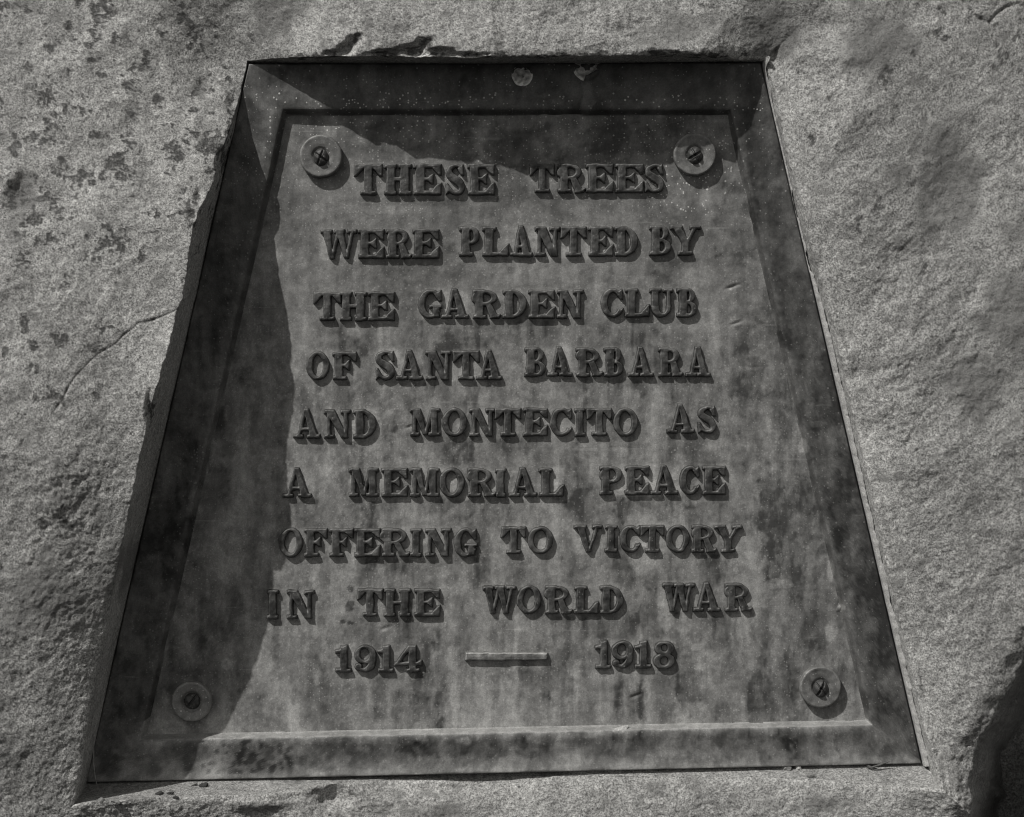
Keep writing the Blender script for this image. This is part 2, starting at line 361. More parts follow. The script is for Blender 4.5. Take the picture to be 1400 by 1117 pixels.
# the rest of the boulder: skirt curving away to a closed back
def skirt():
    cx0, cy0 = 700., 560.
    px_, py_, pz_ = ax[-1], ay[-1], az[-1]
    vx, vy = px_-cx0, py_-cy0
    rows = []
    for k in range(1, 31):
        a = k/30*math.pi*.5
        f = 1+.62*math.sin(a)
        base = pz_*(1-k/30)
        zz = base-1300*(1-math.cos(a))
        X = cx0+vx*f; Y = cy0+vy*f
        g = min(1, k/6)
        q = 60*fbm(X, Y, zz, 420, 4, 77)*g
        rows.append((X, Y, zz+q))
    for f in (.8, .55, .3, .1, .01):
        rows.append((cx0+vx*1.62*f, cy0+vy*1.62*f, np.full(NSEG, -1300.-140*(1-f))))
    return rows
sk = skirt()
ax = np.concatenate([ax]+[r[0][None] for r in sk]); ay = np.concatenate([ay]+[r[1][None] for r in sk]); az = np.concatenate([az]+[r[2][None] for r in sk])
zz = np.zeros((len(sk), NSEG))
stain_shade = np.concatenate([stain_shade, zz+.2]); wear_light = np.concatenate([wear_light, zz])
faces = grid_faces(ax.shape[0], NSEG, True)[:, ::-1]
# bed behind the plaque
co = world(ax, ay, az).reshape(-1, 3)
boulder = mesh_obj('boulder', co, faces, M_rock, None, True, dict(stain_shade=stain_shade, wear_light=wear_light))
boulder['label'] = 'rough grey sandstone boulder with lichen spots and a crack left of the plaque'
boulder['category'] = 'boulder'
bed = mesh_obj('recess_bed', world(np.array([bx[0]-4, bx[460]+4, bx[1100]+4, bx[1820]-4]), np.array([by[0]-4, by[460]-4, by[1100]+4, by[1820]+4]), np.full(4, -33.)),
               [[0, 3, 2, 1]], M_rock, boulder, False, dict(stain_shade=np.ones(4)*.4, wear_light=np.zeros(4)))

# mortar between plaque and stone along the right side
def seam():
    n = 700; t = np.linspace(-.004, 1.004, n)
    ex, ey = side(TR, BR, t)
    wv = 2.2+5.0*smooth(320, 450, ey)+1.6*smooth(250,400,ey)*noise3(ey/35, 0*ey, 0*ey, 12)+1.0*noise3(ey/9, 0*ey, 0*ey, 13)*smooth(250,400,ey)
    wv += 8*np.exp(-((ey-84)/7)**2)+3*np.exp(-((ey-122)/8)**2)
    for a, b in ((264, 298), (344, 372)):
        wv -= 2.0*smooth(a-3, a+3, ey)*smooth(b+3, b-3, ey)
    wv = np.clip(wv, .3, 20)
    z = -3.5+1.2*noise3(ey/12, 0*ey, 0*ey, 14)+6*np.clip(wv/8, 0, 1)
    K = 8; X, Y, Z = [], [], []
    for k in range(K):
        u = k/(K-1)
        X.append(ex+.6+(wv+.5)*u*.975); Y.append(ey-(wv)*u*.22)
        Z.append(-20+(z+20)*np.clip(u*3.5, 0, 1)+6*u*wv/7+8*u*smooth(140, 110, ey)+.8*noise3(ey/4, u*3+0*ey, 0*ey, 15))
    X.append(X[-1]+2); Y.append(Y[-1]); Z.append(Z[-1]*0-20)
    return mesh_obj('mortar_seam', world(np.array(X), np.array(Y), np.array(Z)), grid_faces(K+1, n), M_mortar, boulder)
seam()

# ---------------------------------------------------------------- the plaque
plaque = bpy.data.objects.new('memorial_plaque', None); C.collection.objects.link(plaque)
plaque.location = (0, 0, (CY-1060)*S)
plaque['label'] = 'dark bronze trapezoid memorial plaque with raised capitals sunk in the boulder face'
plaque['category'] = 'plaque'
plaque.empty_display_size = .02
def part(name, co, faces, mat, parent=None, **kw):
    o = mesh_obj(name, co, faces, mat, parent or plaque, **kw)
    if not parent: o.matrix_parent_inverse = MPI
    return o
bpy.context.view_layer.update()
MPI = plaque.matrix_world.inverted()
PZ = -14.0                       # ground of the lettering below the border face
iTL, iTR, iBR, iBL = (392., 156.), (995., 156.), (1186., 986.), (198., 1006.)
def bil(a, b, c, d, u, v):
    return ((a[0]*(1-u)+b[0]*u)*(1-v)+(d[0]*(1-u)+c[0]*u)*v, (a[1]*(1-u)+b[1]*u)*(1-v)+(d[1]*(1-u)+c[1]*u)*v)

# weathering of the casting, with deepened top shade, as a map over plaque coordinates
DR = [(848,656,5,3,1.3),(880,746,6,3,1.3),(447,680,9,80,.3),(470,610,12,60,-.3),(432,640,5,40,-.3),(615,480,26,14,-.35),(700,390,40,30,.3),(760,330,30,24,.3),(500,690,9,60,-.5),(540,640,14,40,-.35),(455,700,10,90,.45),(470,620,22,80,.3),(575,640,24,40,.28),(620,660,40,50,-.25),(520,960,8,40,-.35),(470,975,5,50,-.3),(600,930,9,60,-.4),
 (575,500,22,30,-.25),(640,470,60,12,-.3),(480,475,18,22,-.4),(530,520,10,50,.3),(720,300,34,24,.5),(545,285,55,6,.35),(660,240,30,30,-.1),(470,340,60,80,.1),(955,375,26,16,.4),(900,400,24,16,.2),
 (745,560,25,60,.22),(700,620,18,40,.2),(810,700,34,30,-.35),(915,690,26,20,-.45),(850,700,12,30,-.3),(660,870,26,60,.35),(720,960,60,30,.25),(760,900,22,70,-.2),(890,850,14,60,-.4),(945,930,16,50,-.45),(860,960,18,50,-.3),(980,900,40,60,.1),
 (432,930,6,9,.75),(637,1012,7,7,1.2),(1137,866,8,13,.9),(1070,800,16,6,.5),(1008,850,14,30,.1),(1060,700,20,60,-.2),(1010,300,26,50,-.3),(1000,520,40,60,-.1),(880,500,40,40,-.15),(1030,610,40,40,.05),(478,832,6,9,-1.2),(478,806,4,4,-1),(467,851,4,3,-1),(474,853,3,2,-.8),
 (845,1000,8,4,.9),(715,970,6,12,.3),(1012,870,3,30,.5),(1035,830,6,14,.4),(530,975,16,12,-.2),(600,1045,50,10,.45),(470,1058,40,7,.5),(780,1040,60,10,.35),(900,1030,30,12,.3),(1130,1025,40,18,.45),(1010,1025,30,14,.4),(560,1030,26,18,-.4),(710,1025,40,14,-.35),(1080,1025,16,16,-.4),(960,1030,20,16,-.35),
 (803,128,8,30,.7),(503,110,14,26,.35),(660,139,50,6,.3),(740,125,120,10,.15),(1160,960,14,30,.3),(1215,1010,26,16,.25),(1100,610,7,12,1.0),(1118,580,12,4,.5),(1137,780,5,16,.9),(1152,832,4,6,1.6),(1108,520,6,60,.4),(1010,440,14,5,.35),
 (1055,775,30,90,.1),(740,330,20,20,.35),(820,340,26,26,.2),(700,200,60,30,-.25),(860,190,80,20,-.2),(1060,400,14,200,-.15),(310,740,26,60,.35),(305,910,10,9,.9),(290,640,20,120,-.2),(250,760,16,100,-.2),(335,650,10,80,.35),(325,800,30,50,.25),(262,1000,60,20,.1)]
LD = np.random.RandomState(11)
DRIPS = [(LD.uniform(400, 1090), LD.uniform(380, 900), LD.uniform(3, 11), LD.uniform(25, 90), LD.uniform(-.38, .34)) for _ in range(90)]
# (text, list of left/right edges, top/bottom of the word)
ROWS = [
 ('THESE', [(484,523),(524.5,563.5),(565,604),(607,637),(639,677)], (224,267)),
 ('TREES', [(724,759),(762,800),(801,839),(841,880),(879.5,909.5)], (223.5,264)),
 ('WERE', [(437,489),(489,525.6),(527,563),(563,601)], (313,354)), ('PLANTED', [(627,657),(659,696),(696.5,729),(731,766.5),(766,802.5),(804,839),(840,873)], (309.5,351)), ('BY', [(887.5,919),(916,959)], (308,349.5)),
 ('THE', [(428,466.6),(464,502),(503,540)], (399,439)), ('GARDEN', [(570,604.6),(603,641),(646,684),(687,721),(722,759),(761,798)], (396,436)), ('CLUB', [(820,853),(854,888.6),(887,921.6),(925,955)], (394,434)),
 ('OF', [(418,451),(453.7,488)], (480.5,520)), ('SANTA', [(511.4,541),(541,579),(581,617.5),(618.7,656),(650.5,687)], (479,520)), ('BARBARA', [(716.5,748),(747,783),(787,824),(825,854),(858,894),(899,934),(937,972)], (475,515.5)),
 ('AND', [(400,438),(442.5,480),(482.5,515)], (560,600)), ('MONTECITO', [(560,602.5),(604,639),(641,677.5),(676,713),(714.7,749.4),(750.7,783),(785,801),(802,837),(838,873)], (558,597)), ('AS', [(911.4,950),(952.6,981)], (554,593)),
 ('A', [(386,426)], (641,681)), ('MEMORIAL', [(476,518),(521,557.5),(560,601),(600,636),(639,677),(677,692),(695.4,735),(736.6,771)], (640,680)), ('PEACE', [(818.9,852.3),(853.6,888),(889,928),(928,957.7),(960,993)], (637,677)),
 ('OFFERING', [(380,415),(415,448),(450,484),(484,520),(521,560),(560,577.5),(581,617.5),(619,652.5)], (722.5,762)), ('TO', [(685,720),(721,757)], (720,758)), ('VICTORY', [(784,824),(826.6,844.6),(846,876.7),(875,909),(910,944),(945,980),(976,1015.6)], (718,756)),
 ('IN', [(364.4,381),(391.4,430)], (807,847)), ('THE', [(487.9,524),(524,562.4),(566,602)], (805,844)), ('WORLD', [(659,706),(706,741),(745,782),(784.5,818.4),(820,853.7)], (801,840)), ('WAR', [(905,951),(947,986),(991,1028)], (797.5,837)),
 ('1914', [(457,481),(484,515),(515,539),(538,577)], (883,920)), ('1918', [(813,836),(836,867),(867,891),(893,924)], (877,915))]
RUNS, HALO = [], []
for _w, _b, (_a, _c) in ROWS:
    for (_x0, _x1) in _b:
        HALO.append((_x0, _x1, _a, _c, LD.uniform(.08, .45)))
        if LD.rand() < .62:
            RUNS.append((LD.uniform(_x0+3, _x1), _c+1, LD.uniform(22, 110), LD.uniform(1.5, 6), LD.choice([-1, -1, 1])*LD.uniform(.12, .36)*(1 if _a > 380 else .4)))
for _ in range(34): RUNS.append((LD.uniform(400, 1060), LD.uniform(880, 950), LD.uniform(40, 100), LD.uniform(2, 9), LD.choice([-1, 1])*LD.uniform(.15, .35)))
for _ in range(3): RUNS.append((LD.uniform(420, 980), 158, LD.uniform(40, 120), LD.uniform(3, 12), LD.uniform(.08, .2)))
def patina_light(X, Y, seed=200):
    n1 = fbm(X, Y*.35, 0*X, 46, 4, seed, .6); n2 = fbm(X, Y, 0*X, 26, 4, seed+9, .65); n3 = fbm(X, Y, 0*X, 160, 3, seed+20)
    wob = 5*noise3(X/22, Y/30, 0*X, seed+30)
    p = .47+.20*n1+.24*n2+.22*n3
    n4 = fbm(X, Y*.55, 0*X, 62, 5, seed+60, .62); n5 = fbm(X, Y*.3, 0*X, 24, 4, seed+70, .62); n6 = fbm(X, Y, 0*X, 34, 4, seed+80, .66)
    lowr = smooth(330, 560, Y)
    p += (.07+.13*lowr)*smooth(.14, .19, n4)-(.07+.12*lowr)*smooth(.17, .22, -n4)+(.05+.13*lowr)*smooth(.20, .28, n5)-(.04+.14*lowr)*smooth(.22, .30, -n5)+.13*smooth(.27, .31, n6)
    p -= .03*smooth(260, 160, Y)  # top of the panel darkened to deepen the recess shadow
    p += .16*smooth(300, 640, Y)*smooth(1100, 980, X)-.10*smooth(980, 1090, X-.22*(Y-200))
    p += .22*smooth(960, 1002, Y)
    for x, y, a, b, s in DR+DRIPS:
        mk = (np.abs(X-x) < a*2.2+6) & (np.abs(Y-y) < b*2.0+6)
        q = np.hypot((X[mk]+wob[mk]-x)/a, (Y[mk]-y)/b)+.5*n2[mk]
        p[mk] += s*(.68 if a > 3 or s < 1 else 1.2)*smooth(1.12, .82, q)
    for i, (x, y) in enumerate(DOTS):
        mk = (np.abs(X-x) < 9) & (np.abs(Y-y) < 9)
        p[mk] -= .8*smooth(3.6+i % 3, 1.6, np.hypot(X[mk]-x, Y[mk]-y))
    for x, y0, L, wd, s in RUNS:
        mk = (np.abs(X-x) < wd*2+7) & (Y > y0-3) & (Y < y0+L*1.3)
        t = (Y[mk]-y0)/L
        half = wd*(1-.55*np.clip(t, 0, 1))*(1+.5*noise3(X[mk]*0+x, Y[mk]/13, 0*t, seed+50))
        cxr = x+3*noise3(X[mk]*0+x, Y[mk]/40, 0*t, seed+51)
        p[mk] += s*smooth(half+1.6, half-.8, np.abs(X[mk]-cxr))*smooth(-.03, .02, t)*smooth(1.1, .55, t+.25*n2[mk])
    for (x0, x1, y0, y1, s) in HALO:
        mk = (X > x0-6) & (X < x1+6) & (Y > y0-6) & (Y < y1+6)
        q = np.maximum(np.maximum(x0-X[mk], X[mk]-x1), np.maximum(y0-Y[mk], Y[mk]-y1))
        p[mk] += s*smooth(4, -3, q+4*n2[mk])
    return np.clip(p, 0, 2)
DOTS = [(LD.uniform(275, 400), LD.uniform(1012, 1058)) for _ in range(70)]
def speckmap(X, Y):
    return np.clip(.22+.9*smooth(330, 120, Y)*(.5+.8*noise3(X/60, Y/60, 0*X, 44))+.9*np.exp(-((X-940)**2+(Y-250)**2)/45**2)+.2*smooth(0, 1, noise3(X/80, Y/80, 0*X, 45)), 0, 1)

# ground of the lettering
n, m_ = 480, 500
u, v = np.meshgrid(np.linspace(-.012, 1.012, m_), np.linspace(-.01, 1.01, n))
gx, gy = bil(iTL, iTR, iBR, iBL, u, v)
gz = PZ+.9*fbm(gx, gy, 0*gx, 90, 3, 301)+.35*fbm(gx, gy, 0*gx, 14, 2, 305)
for x, y, a, b, d in ((1003, 391, 11, 2.6, 2.5), (1008, 441, 9, 2.6, 2.0), (527, 860, 8, 3, 1.6), (870, 953, 9, 3, 2.2), (560, 583, 7, 2, 1.8), (1150, 832, 4, 5, -2), (620, 770, 50, 1.2, .4)):
    gz -= d*smooth(1.2, .2, np.hypot((gx-x+ (gy-y)*.5)/a, (gy-y+(gx-x)*.3)/b))
part('lettering_ground', world(gx, gy, gz), grid_faces(n, m_)[:, ::-1], M_panel, attrs=dict(patina_light=patina_light(gx, gy), speck=speckmap(gx, gy)))

# raised border
def loop(c, cnt):
    xs, ys = [], []
    for i in range(4):
        t = np.arange(cnt[i])/cnt[i]; x, y = side(c[i], c[(i+1) % 4], t); xs.append(x); ys.append(y)
    return np.concatenate(xs), np.concatenate(ys)
cnt = (330, 420, 480, 420)
oX, oY = loop((TL, TR, BR, BL), cnt); iX, iY = loop((iTL, iTR, iBR, iBL), cnt)
tt = [0, 0, .004, .012, .03]+list(np.linspace(.06, .893, 22))+[.905, .92, .935, .95, .97, .985, 1.0, 1.0]
hz = [-36, -3.0, -1.2, -.3, 0]+[0]*22+[-.4, -1.6, -4, -7.5, -11, -13.3, PZ+.2, PZ-4]
bX = oX[None]+(iX-oX)[None]*np.array(tt)[:, None]; bY = oY[None]+(iY-oY)[None]*np.array(tt)[:, None]
bZ = np.repeat(np.array(hz)[:, None], len(oX), 1)
inner = np.zeros(len(tt)); inner[4:-2] = 1
cyma = np.array([-2.2*math.sin(math.pi*np.clip((t-.05)/.6, 0, 1)) if .03 < t < .66 else (1.2*math.sin(math.pi*(t-.66)/.26) if .66 <= t < .92 else 0) for t in tt])
bZ = bZ+cyma[:, None]+(1.1*fbm(bX, bY, 0*bX, 70, 3, 320)+.4*fbm(bX, bY, 0*bX, 13, 2, 330))*inner[:, None]
for x, y, rr, d in ((714, 103, 12.5, 3.2), (803, 92, 17, 3.2)):
    q = np.hypot(bX-x, bY-y); bZ = bZ-d*smooth(rr+2, rr-2, q)
jog = 2.2*noise3(bX/28, bY/28, 0*bX, 340)*inner[:, None]*smooth(.8, 1, np.array(tt))[:, None]
pt = patina_light(bX, bY, 400)
pt = pt-.1+.38*smooth(.80, .93, np.array(tt))[:, None]*(.6+.6*noise3(bX/30, bY/30, 0*bX, 5))
pt = pt+np.where((bY > 980) & (oY > 1040)[None], 1.5*smooth(.895, .915, np.array(tt))[:, None]*(.9+.3*noise3(bX/20, bY/20, 0*bX, 7))+.12+(.55*smooth(-.1, .3, fbm(bX, bY, 0*bX, 40, 4, 700, .6))-.2+.45*smooth(.28, .02, np.array(tt))[:, None])*smooth(.9, .86, np.array(tt))[:, None], 0)  # lower bevel: dust plus its sunlit highlight painted in
part('border', world(bX+jog*.6, bY+jog*.4, bZ), grid_faces(len(tt), len(oX), True)[:, ::-1], M_border, attrs=dict(patina_light=np.clip(pt, 0, 2), speck=speckmap(bX, bY)))

# old filled holes in the upper border
def plug(cx_, cy_, r, crop):
    nr, na = 9, 48
    a = np.linspace(0, 2*math.pi, na, endpoint=False); q = np.linspace(0.02, 1, nr)
    Q, A = np.meshgrid(q, a, indexing='ij')
    rad = r*1.12*Q*(1+.07*noise3(np.cos(A)*1.5, np.sin(A)*1.5, 0*A+cx_, 9))
    X = cx_+rad*np.cos(A); Y = cy_+rad*np.sin(A)
    Y = np.maximum(Y, crop+1.2*noise3(X/5, 0*X, 0*X, 3))
    if crop > 80: Y = np.where(X > cx_-4, np.minimum(Y, cy_+r*.55+6*noise3(X/9, 0*X, 0*X, 10)-(X-cx_)*.45), Y)
    Z = -2.6+1.8*noise3(X/6, Y/6, 0*X, 21)-1.4*(1-Q)+1.2*Q**6
    part('filled_hole', world(X, Y, Z), grid_faces(nr, na, True), M_plug, attrs=dict(patina_light=.5+.8*noise3(X/5, Y/5, 0*X, 22)+.5*(Q > .8), speck=0*X))
M_plug = bronze('chalky_hole_filling', .55, .9, .8, 0, .2)
plug(714, 103, 13, 60); plug(803, 92, 17, 86)

# ---------------------------------------------------------------- raised letters
def sd_poly(x, y, pts):
    d = np.full(x.shape, 1e9); ins = np.zeros(x.shape, bool)
    n_ = len(pts)
    for i in range(n_):
        (x0, y0), (x1, y1) = pts[i], pts[(i+1) % n_]
        ex, ey = x1-x0, y1-y0
        t = np.clip(((x-x0)*ex+(y-y0)*ey)/(ex*ex+ey*ey+1e-12), 0, 1)
        d = np.minimum(d, np.hypot(x-x0-t*ex, y-y0-t*ey))
        if y0 != y1:
            c = ((y0 > y) != (y1 > y)) & (x < (x1-x0)*(y-y0)/(y1-y0)+x0); ins ^= c
    return np.where(ins, -d, d)
def box(x, y, x0, y0, x1, y1): return sd_poly(x, y, [(x0, y0), (x1, y0), (x1, y1), (x0, y1)])
def ell(x, y, cx, cy, a, b):
    k0 = np.hypot((x-cx)/a, (y-cy)/b); k1 = np.hypot((x-cx)/a**2, (y-cy)/b**2)+1e-9
    return k0*(k0-1)/k1
def U(*d):
    r = d[0]
    for q in d[1:]:
        k = .035; h = np.clip(.5+.5*(q-r)/k, 0, 1); r = q*(1-h)+r*h-k*h*(1-h)
    return r
def SUB(a, b): return np.maximum(a, -b)
def AND(a, b): return np.maximum(a, b)
def stroke(x, y, pts, wd, n_=26):
    P = np.array([pts[0]]+list(pts)+[pts[-1]], float); Wd = np.array(wd, float)
    q = []
    for i in range(len(pts)-1):
        p0, p1, p2, p3 = P[i], P[i+1], P[i+2], P[i+3]
        for t in np.linspace(0, 1, 7)[:-1]:
            q.append((*(0.5*((2*p1)+(-p0+p2)*t+(2*p0-5*p1+4*p2-p3)*t*t+(-p0+3*p1-3*p2+p3)*t**3)), Wd[i]+(Wd[i+1]-Wd[i])*t))
    q.append((*P[-2], Wd[-1]))
    d = np.full(x.shape, 1e9)
    for a, b in zip(q[:-1], q[1:]):
        ex, ey = b[0]-a[0], b[1]-a[1]
        t = np.clip(((x-a[0])*ex+(y-a[1])*ey)/(ex*ex+ey*ey+1e-12), 0, 1)
        d = np.minimum(d, np.hypot(x-a[0]-t*ex, y-a[1]-t*ey)-(a[2]+(b[2]-a[2])*t)/2)
    return d
def glyph(ch, x, y, W):
    B = lambda *a: box(x, y, *a)
    P = lambda *p: sd_poly(x, y, list(p))
    s = .12; st = .285; L = .08; c = W/2
    if ch == 'I': return U(B(c-.125, 0, c+.125, 1), B(0, 0, W, s), B(0, 1-s, W, 1))
    if ch == 'H': return U(B(L, 0, L+st, 1), B(W-L-st, 0, W-L, 1), B(0, 0, .41, s), B(W-.41, 0, W, s), B(0, 1-s, .41, 1), B(W-.41, 1-s, W, 1), B(.2, .44, W-.2, .57))
    if ch == 'T': return U(B(0, .87, W, 1), P((0, 1), (-.01, .60), (.08, .62), (.30, .88)), P((W, 1), (W+.01, .60), (W-.08, .62), (W-.30, .88)), B(c-.13, 0, c+.13, 1), B(c-.26, 0, c+.26, s))
    if ch in 'EF':
        g = [B(L, 0, L+st, 1), B(0, 1-s, .45, 1), B(.2, .875, W, 1), P((W, 1), (W, .64), (W-.08, .66), (W-.30, .88)), B(.2, .46, .62*W, .57),
             P((.72*W, .34), (.72*W, .70), (.66*W, .69), (.50*W, .56), (.50*W, .47), (.66*W, .35))]
        if ch == 'E': g += [B(0, 0, W-.02, .13), P((W, 0), (W+.02, .40), (W-.07, .38), (W-.32, .12))]
        else: g += [B(0, 0, .5, s)]
        return U(*g)
    if ch == 'L': return U(B(L, 0, L+st, 1), B(0, 1-s, .45, 1), B(0, 0, W-.02, .13), P((W, 0), (W+.02, .42), (W-.07, .40), (W-.32, .12)))
    if ch == 'N': return U(B(.10, 0, .22, 1), B(0, 0, .34, s), B(0, 1-s, .3, 1), P((.05, 1), (.36, 1), (W-.09, 0), (W-.32, 0)), B(W-.22, 0, W-.09, 1), B(W-.34, 1-s, W, 1))
    if ch == 'M': return U(B(.10, 0, .23, 1), B(0, 0, .34, s), B(0, 1-s, .3, 1), P((.10, 1), (.37, 1), (c+.07, .04), (c-.07, .04)), P((W-.36, 1), (W-.2, 1), (c+.07, .04), (c-.03, .04)), B(W-.33, 0, W-.09, 1), B(W-.42, 0, W, s), B(W-.33, 1-s, W, 1))
    if ch == 'A': return U(P((c-.09, 1.04), (c+.03, 1.04), (.26, 0), (.13, 0)), P((c-.09, 1.04), (c+.07, 1.04), (W-.07, 0), (W-.34, 0)), B(.25, .26, W-.25, .37), B(0, 0, .37, s), B(W-.45, 0, W, s))
    if ch == 'V': return U(P((.08, 1), (.37, 1), (c+.12, 0), (c-.05, 0)), P((W-.23, 1), (W-.09, 1), (c+.1, 0), (c, 0)), B(0, 1-s, .46, 1), B(W-.34, 1-s, W, 1))
    if ch == 'W':
        a, b, m = .30*W, .70*W, .54*W
        return U(P((.06, 1), (.33, 1), (a+.09, 0), (a-.06, 0)), P((a+.08, 0), (a-.01, 0), (m-.12, 1), (m+.02, 1)), P((m-.16, 1), (m+.10, 1), (b+.09, 0), (b-.06, 0)), P((b+.08, 0), (b-.01, 0), (W-.21, 1), (W-.08, 1)), B(0, 1-s, .40, 1), B(m-.20, 1-s, m+.14, 1), B(W-.33, 1-s, W, 1))
    if ch == 'Y': return U(B(c-.125, 0, c+.125, .5), P((.06, 1), (.35, 1), (c+.125, .42), (c-.125, .42)), P((W-.24, 1), (W-.09, 1), (c+.125, .42), (c-.02, .42)), B(0, 1-s, .42, 1), B(W-.36, 1-s, W, 1), B(c-.25, 0, c+.25, s))
    if ch == 'O': return SUB(ell(x, y, c, .5, c, .515), ell(x, y, c, .5, c-.215, .39))
    if ch in 'CG':
        r = SUB(ell(x, y, c+.02, .5, c, .515), ell(x, y, c+.06, .5, c-.20, .39))
        r = SUB(r, sd_poly(x, y, [(c+.10, .5), (c+.16, .72), (W+.3, .80), (W+.3, .22), (c+.18, .30)]))
        r = U(r, P((W-.03, 1.0), (W, .62), (W-.08, .62), (W-.27, .86), (W-.14, .93)))
        if ch == 'C': return U(r, stroke(x, y, [(c+.1, .05), (W-.12, .16), (W-.02, .30)], [.12, .12, .05]))
        return U(r, B(W-.31, .04, W-.07, .42), B(W-.43, .36, W+.02, .46))
    if ch == 'D':
        o = AND(ell(x, y, .30, .5, W-.30, .5), -(x-.28)); i = ell(x, y, .30, .5, W-.30-.245, .385)
        i = AND(i, -(x-.33))
        return U(SUB(U(o, B(.15, 0, .34, 1)), i), B(L, 0, L+st, 1), B(0, 0, .4, s), B(0, 1-s, .4, 1))
    if ch == 'U':
        m = W/2; bot = SUB(AND(ell(x, y, m, .36, m-.08, .375), y-.37), ell(x, y, m+.05, .37, m-.29, .25))
        return U(bot, B(.09, .34, .34, 1), B(W-.22, .34, W-.09, 1), B(0, 1-s, .43, 1), B(W-.34, 1-s, W, 1))
    if ch in 'PR':
        lo = .40 if ch == 'P' else .45; cy = (1+lo)/2; ry = (1-lo)/2; wb = W-.02 if ch == 'P' else W-.10
        o = U(B(.2, lo, .42, 1), ell(x, y, .40, cy, wb-.40, ry)); i = np.minimum(B(.32, lo+.115, .41, .885), ell(x, y, .40, cy, wb-.40-.20, ry-.115))
        g = [SUB(o, i), B(L, 0, L+st, 1), B(0, 1-s, .4, 1), B(0, 0, .46, s)]
        if ch == 'R': g += [P((.42, .50), (.64, .52), (W-.04, .03), (W-.30, .0)), P((W-.34, 0), (W-.02, 0), (W+.05, .12), (W+.01, .16), (W-.12, .12), (W-.3, .1))]
        return U(*g)
    if ch == 'B':
        o1 = ell(x, y, .40, .745, W-.50, .255); i1 = ell(x, y, .40, .745, W-.50-.19, .15)
        o2 = ell(x, y, .40, .275, W-.42, .275); i2 = ell(x, y, .40, .275, W-.42-.21, .165)
        o = U(B(.2, 0, .42, 1), o1, o2); i = np.minimum(np.minimum(i1, i2), np.minimum(B(.3, .595, .41, .895), B(.3, .11, .41, .44)))
        return U(SUB(o, i), B(L, 0, L+st, 1), B(0, 1-s, .4, 1), B(0, 0, .4, s))
    if ch == 'S':
        r = stroke(x, y, [(W-.12, .80), (W*.72, .92), (c, .94), (.17, .84), (.16, .68), (c-.04, .54), (W-.22, .43), (W-.12, .26), (W*.76, .10), (c, .055), (.22, .10), (.09, .26)],
                   [.07, .10, .12, .18, .23, .26, .26, .22, .16, .12, .10, .07])
        return U(r, P((W-.08, 1.0), (W-.04, .62), (W-.12, .64), (W-.27, .86)), P((.05, .0), (.03, .40), (.11, .38), (.25, .14)))
    if ch == '1': return U(B(c-.10, 0, c+.16, 1), P((c+.1, 1.04), (c+.16, 1.02), (c+.1, .80), (c-.1, .74), (.02, .74), (.0, .84), (c-.12, .88)), B(0.02, 0, W, s))
    if ch == '9':
        r = SUB(ell(x, y, c, .67, c, .35), ell(x, y, c-.02, .68, c-.21, .235))
        return U(r, stroke(x, y, [(W-.14, .70), (W-.13, .45), (W-.2, .22), (c, .07), (.2, .12)], [.22, .26, .25, .14, .10]), ell(x, y, .15, .2, .13, .12))
    if ch == '4': return U(B(W-.48, 0, W-.2, 1.02), P((W-.50, 1.02), (W-.30, 1.02), (.17, .27), (.0, .27)), B(.01, .25, W, .38), P((W, .22), (W+.01, .46), (W-.08, .44), (W-.2, .36)), B(W-.58, 0, W-.08, s))
    if ch == '8':
        a = SUB(ell(x, y, c, .745, c-.05, .27), ell(x, y, c, .77, c-.27, .145)); b = SUB(ell(x, y, c, .28, c, .295), ell(x, y, c, .27, c-.24, .155))
        return U(a, b)
LH = 7.3
count = 0
def relief(name, x0, x1, ytop, ybot, fn, seed, mat):
    """cast relief from a signed distance: steep drafted sides, softened edges, slightly worn face"""
    cell = .85; mg = 3.0
    nx = int((x1-x0+2*mg)/cell)+2; ny = int((ybot-ytop+2*mg)/cell)+3
    qx = np.linspace(x0-mg, x1+mg, nx); qy = np.linspace(ytop-mg, ybot+mg, ny)
    X, Y = np.meshgrid(qx, qy)
    H = ybot-ytop
    wx = X+.75*noise3(X/14, Y/14, 0*X+seed*3.7, 61)+.35*noise3(X/5, Y/5, 0*X+seed*3.7, 62)
    wy = Y+.75*noise3(X/14, Y/14, 0*X+seed*5.1, 63)+.35*noise3(X/5, Y/5, 0*X+seed*3.7, 64)
    d = fn((wx-x0)/H, (ybot-wy)/H, (x1-x0)/H)*H
    d = d+(.15 if name == 'letter' else -.1 if name == 'digit' else .3)+.4*noise3(X/9, Y/9, 0*X+seed, 65)
    t = np.clip((1.1-d)/2.5, 0, 1)
    face = 1-(1-t)**2.6
    z = PZ-1.6+(LH+1.6)*face+.35*np.clip(-d-2, 0, 3)/3+.55*fbm(X, Y, 0*X+seed, 8, 2, 66)*t
    keep = d < 1.7
    f = grid_faces(ny, nx)
    kf = keep.ravel()[f].any(1); f = f[kf]
    used = np.unique(f); mp = np.full(nx*ny, -1); mp[used] = np.arange(len(used))
    wX, wY = unproj(X, Y, PZ+LH*.8)
    co = world(wX, wY, z).reshape(-1, 3)[used]
    pt = .40+.8*noise3(X/11, Y/11, 0*X+seed, 67)+.5*noise3(X/30, Y/30, 0*X+seed, 68)+2.1*np.clip(1-np.abs(t-.62)*3.2, 0, 1)*(.8+.6*noise3(X/13, Y/13, 0*X+seed, 70))+.28*(noise3(X/200, Y/200, 0*X, 69))  # pale rim term paints the edge highlight on the worn letters
    return part(name, co, mp[f][:, ::-1], mat, attrs=dict(patina_light=np.clip(pt, 0, 1.8).ravel()[used], speck=np.full(len(used), .2)))
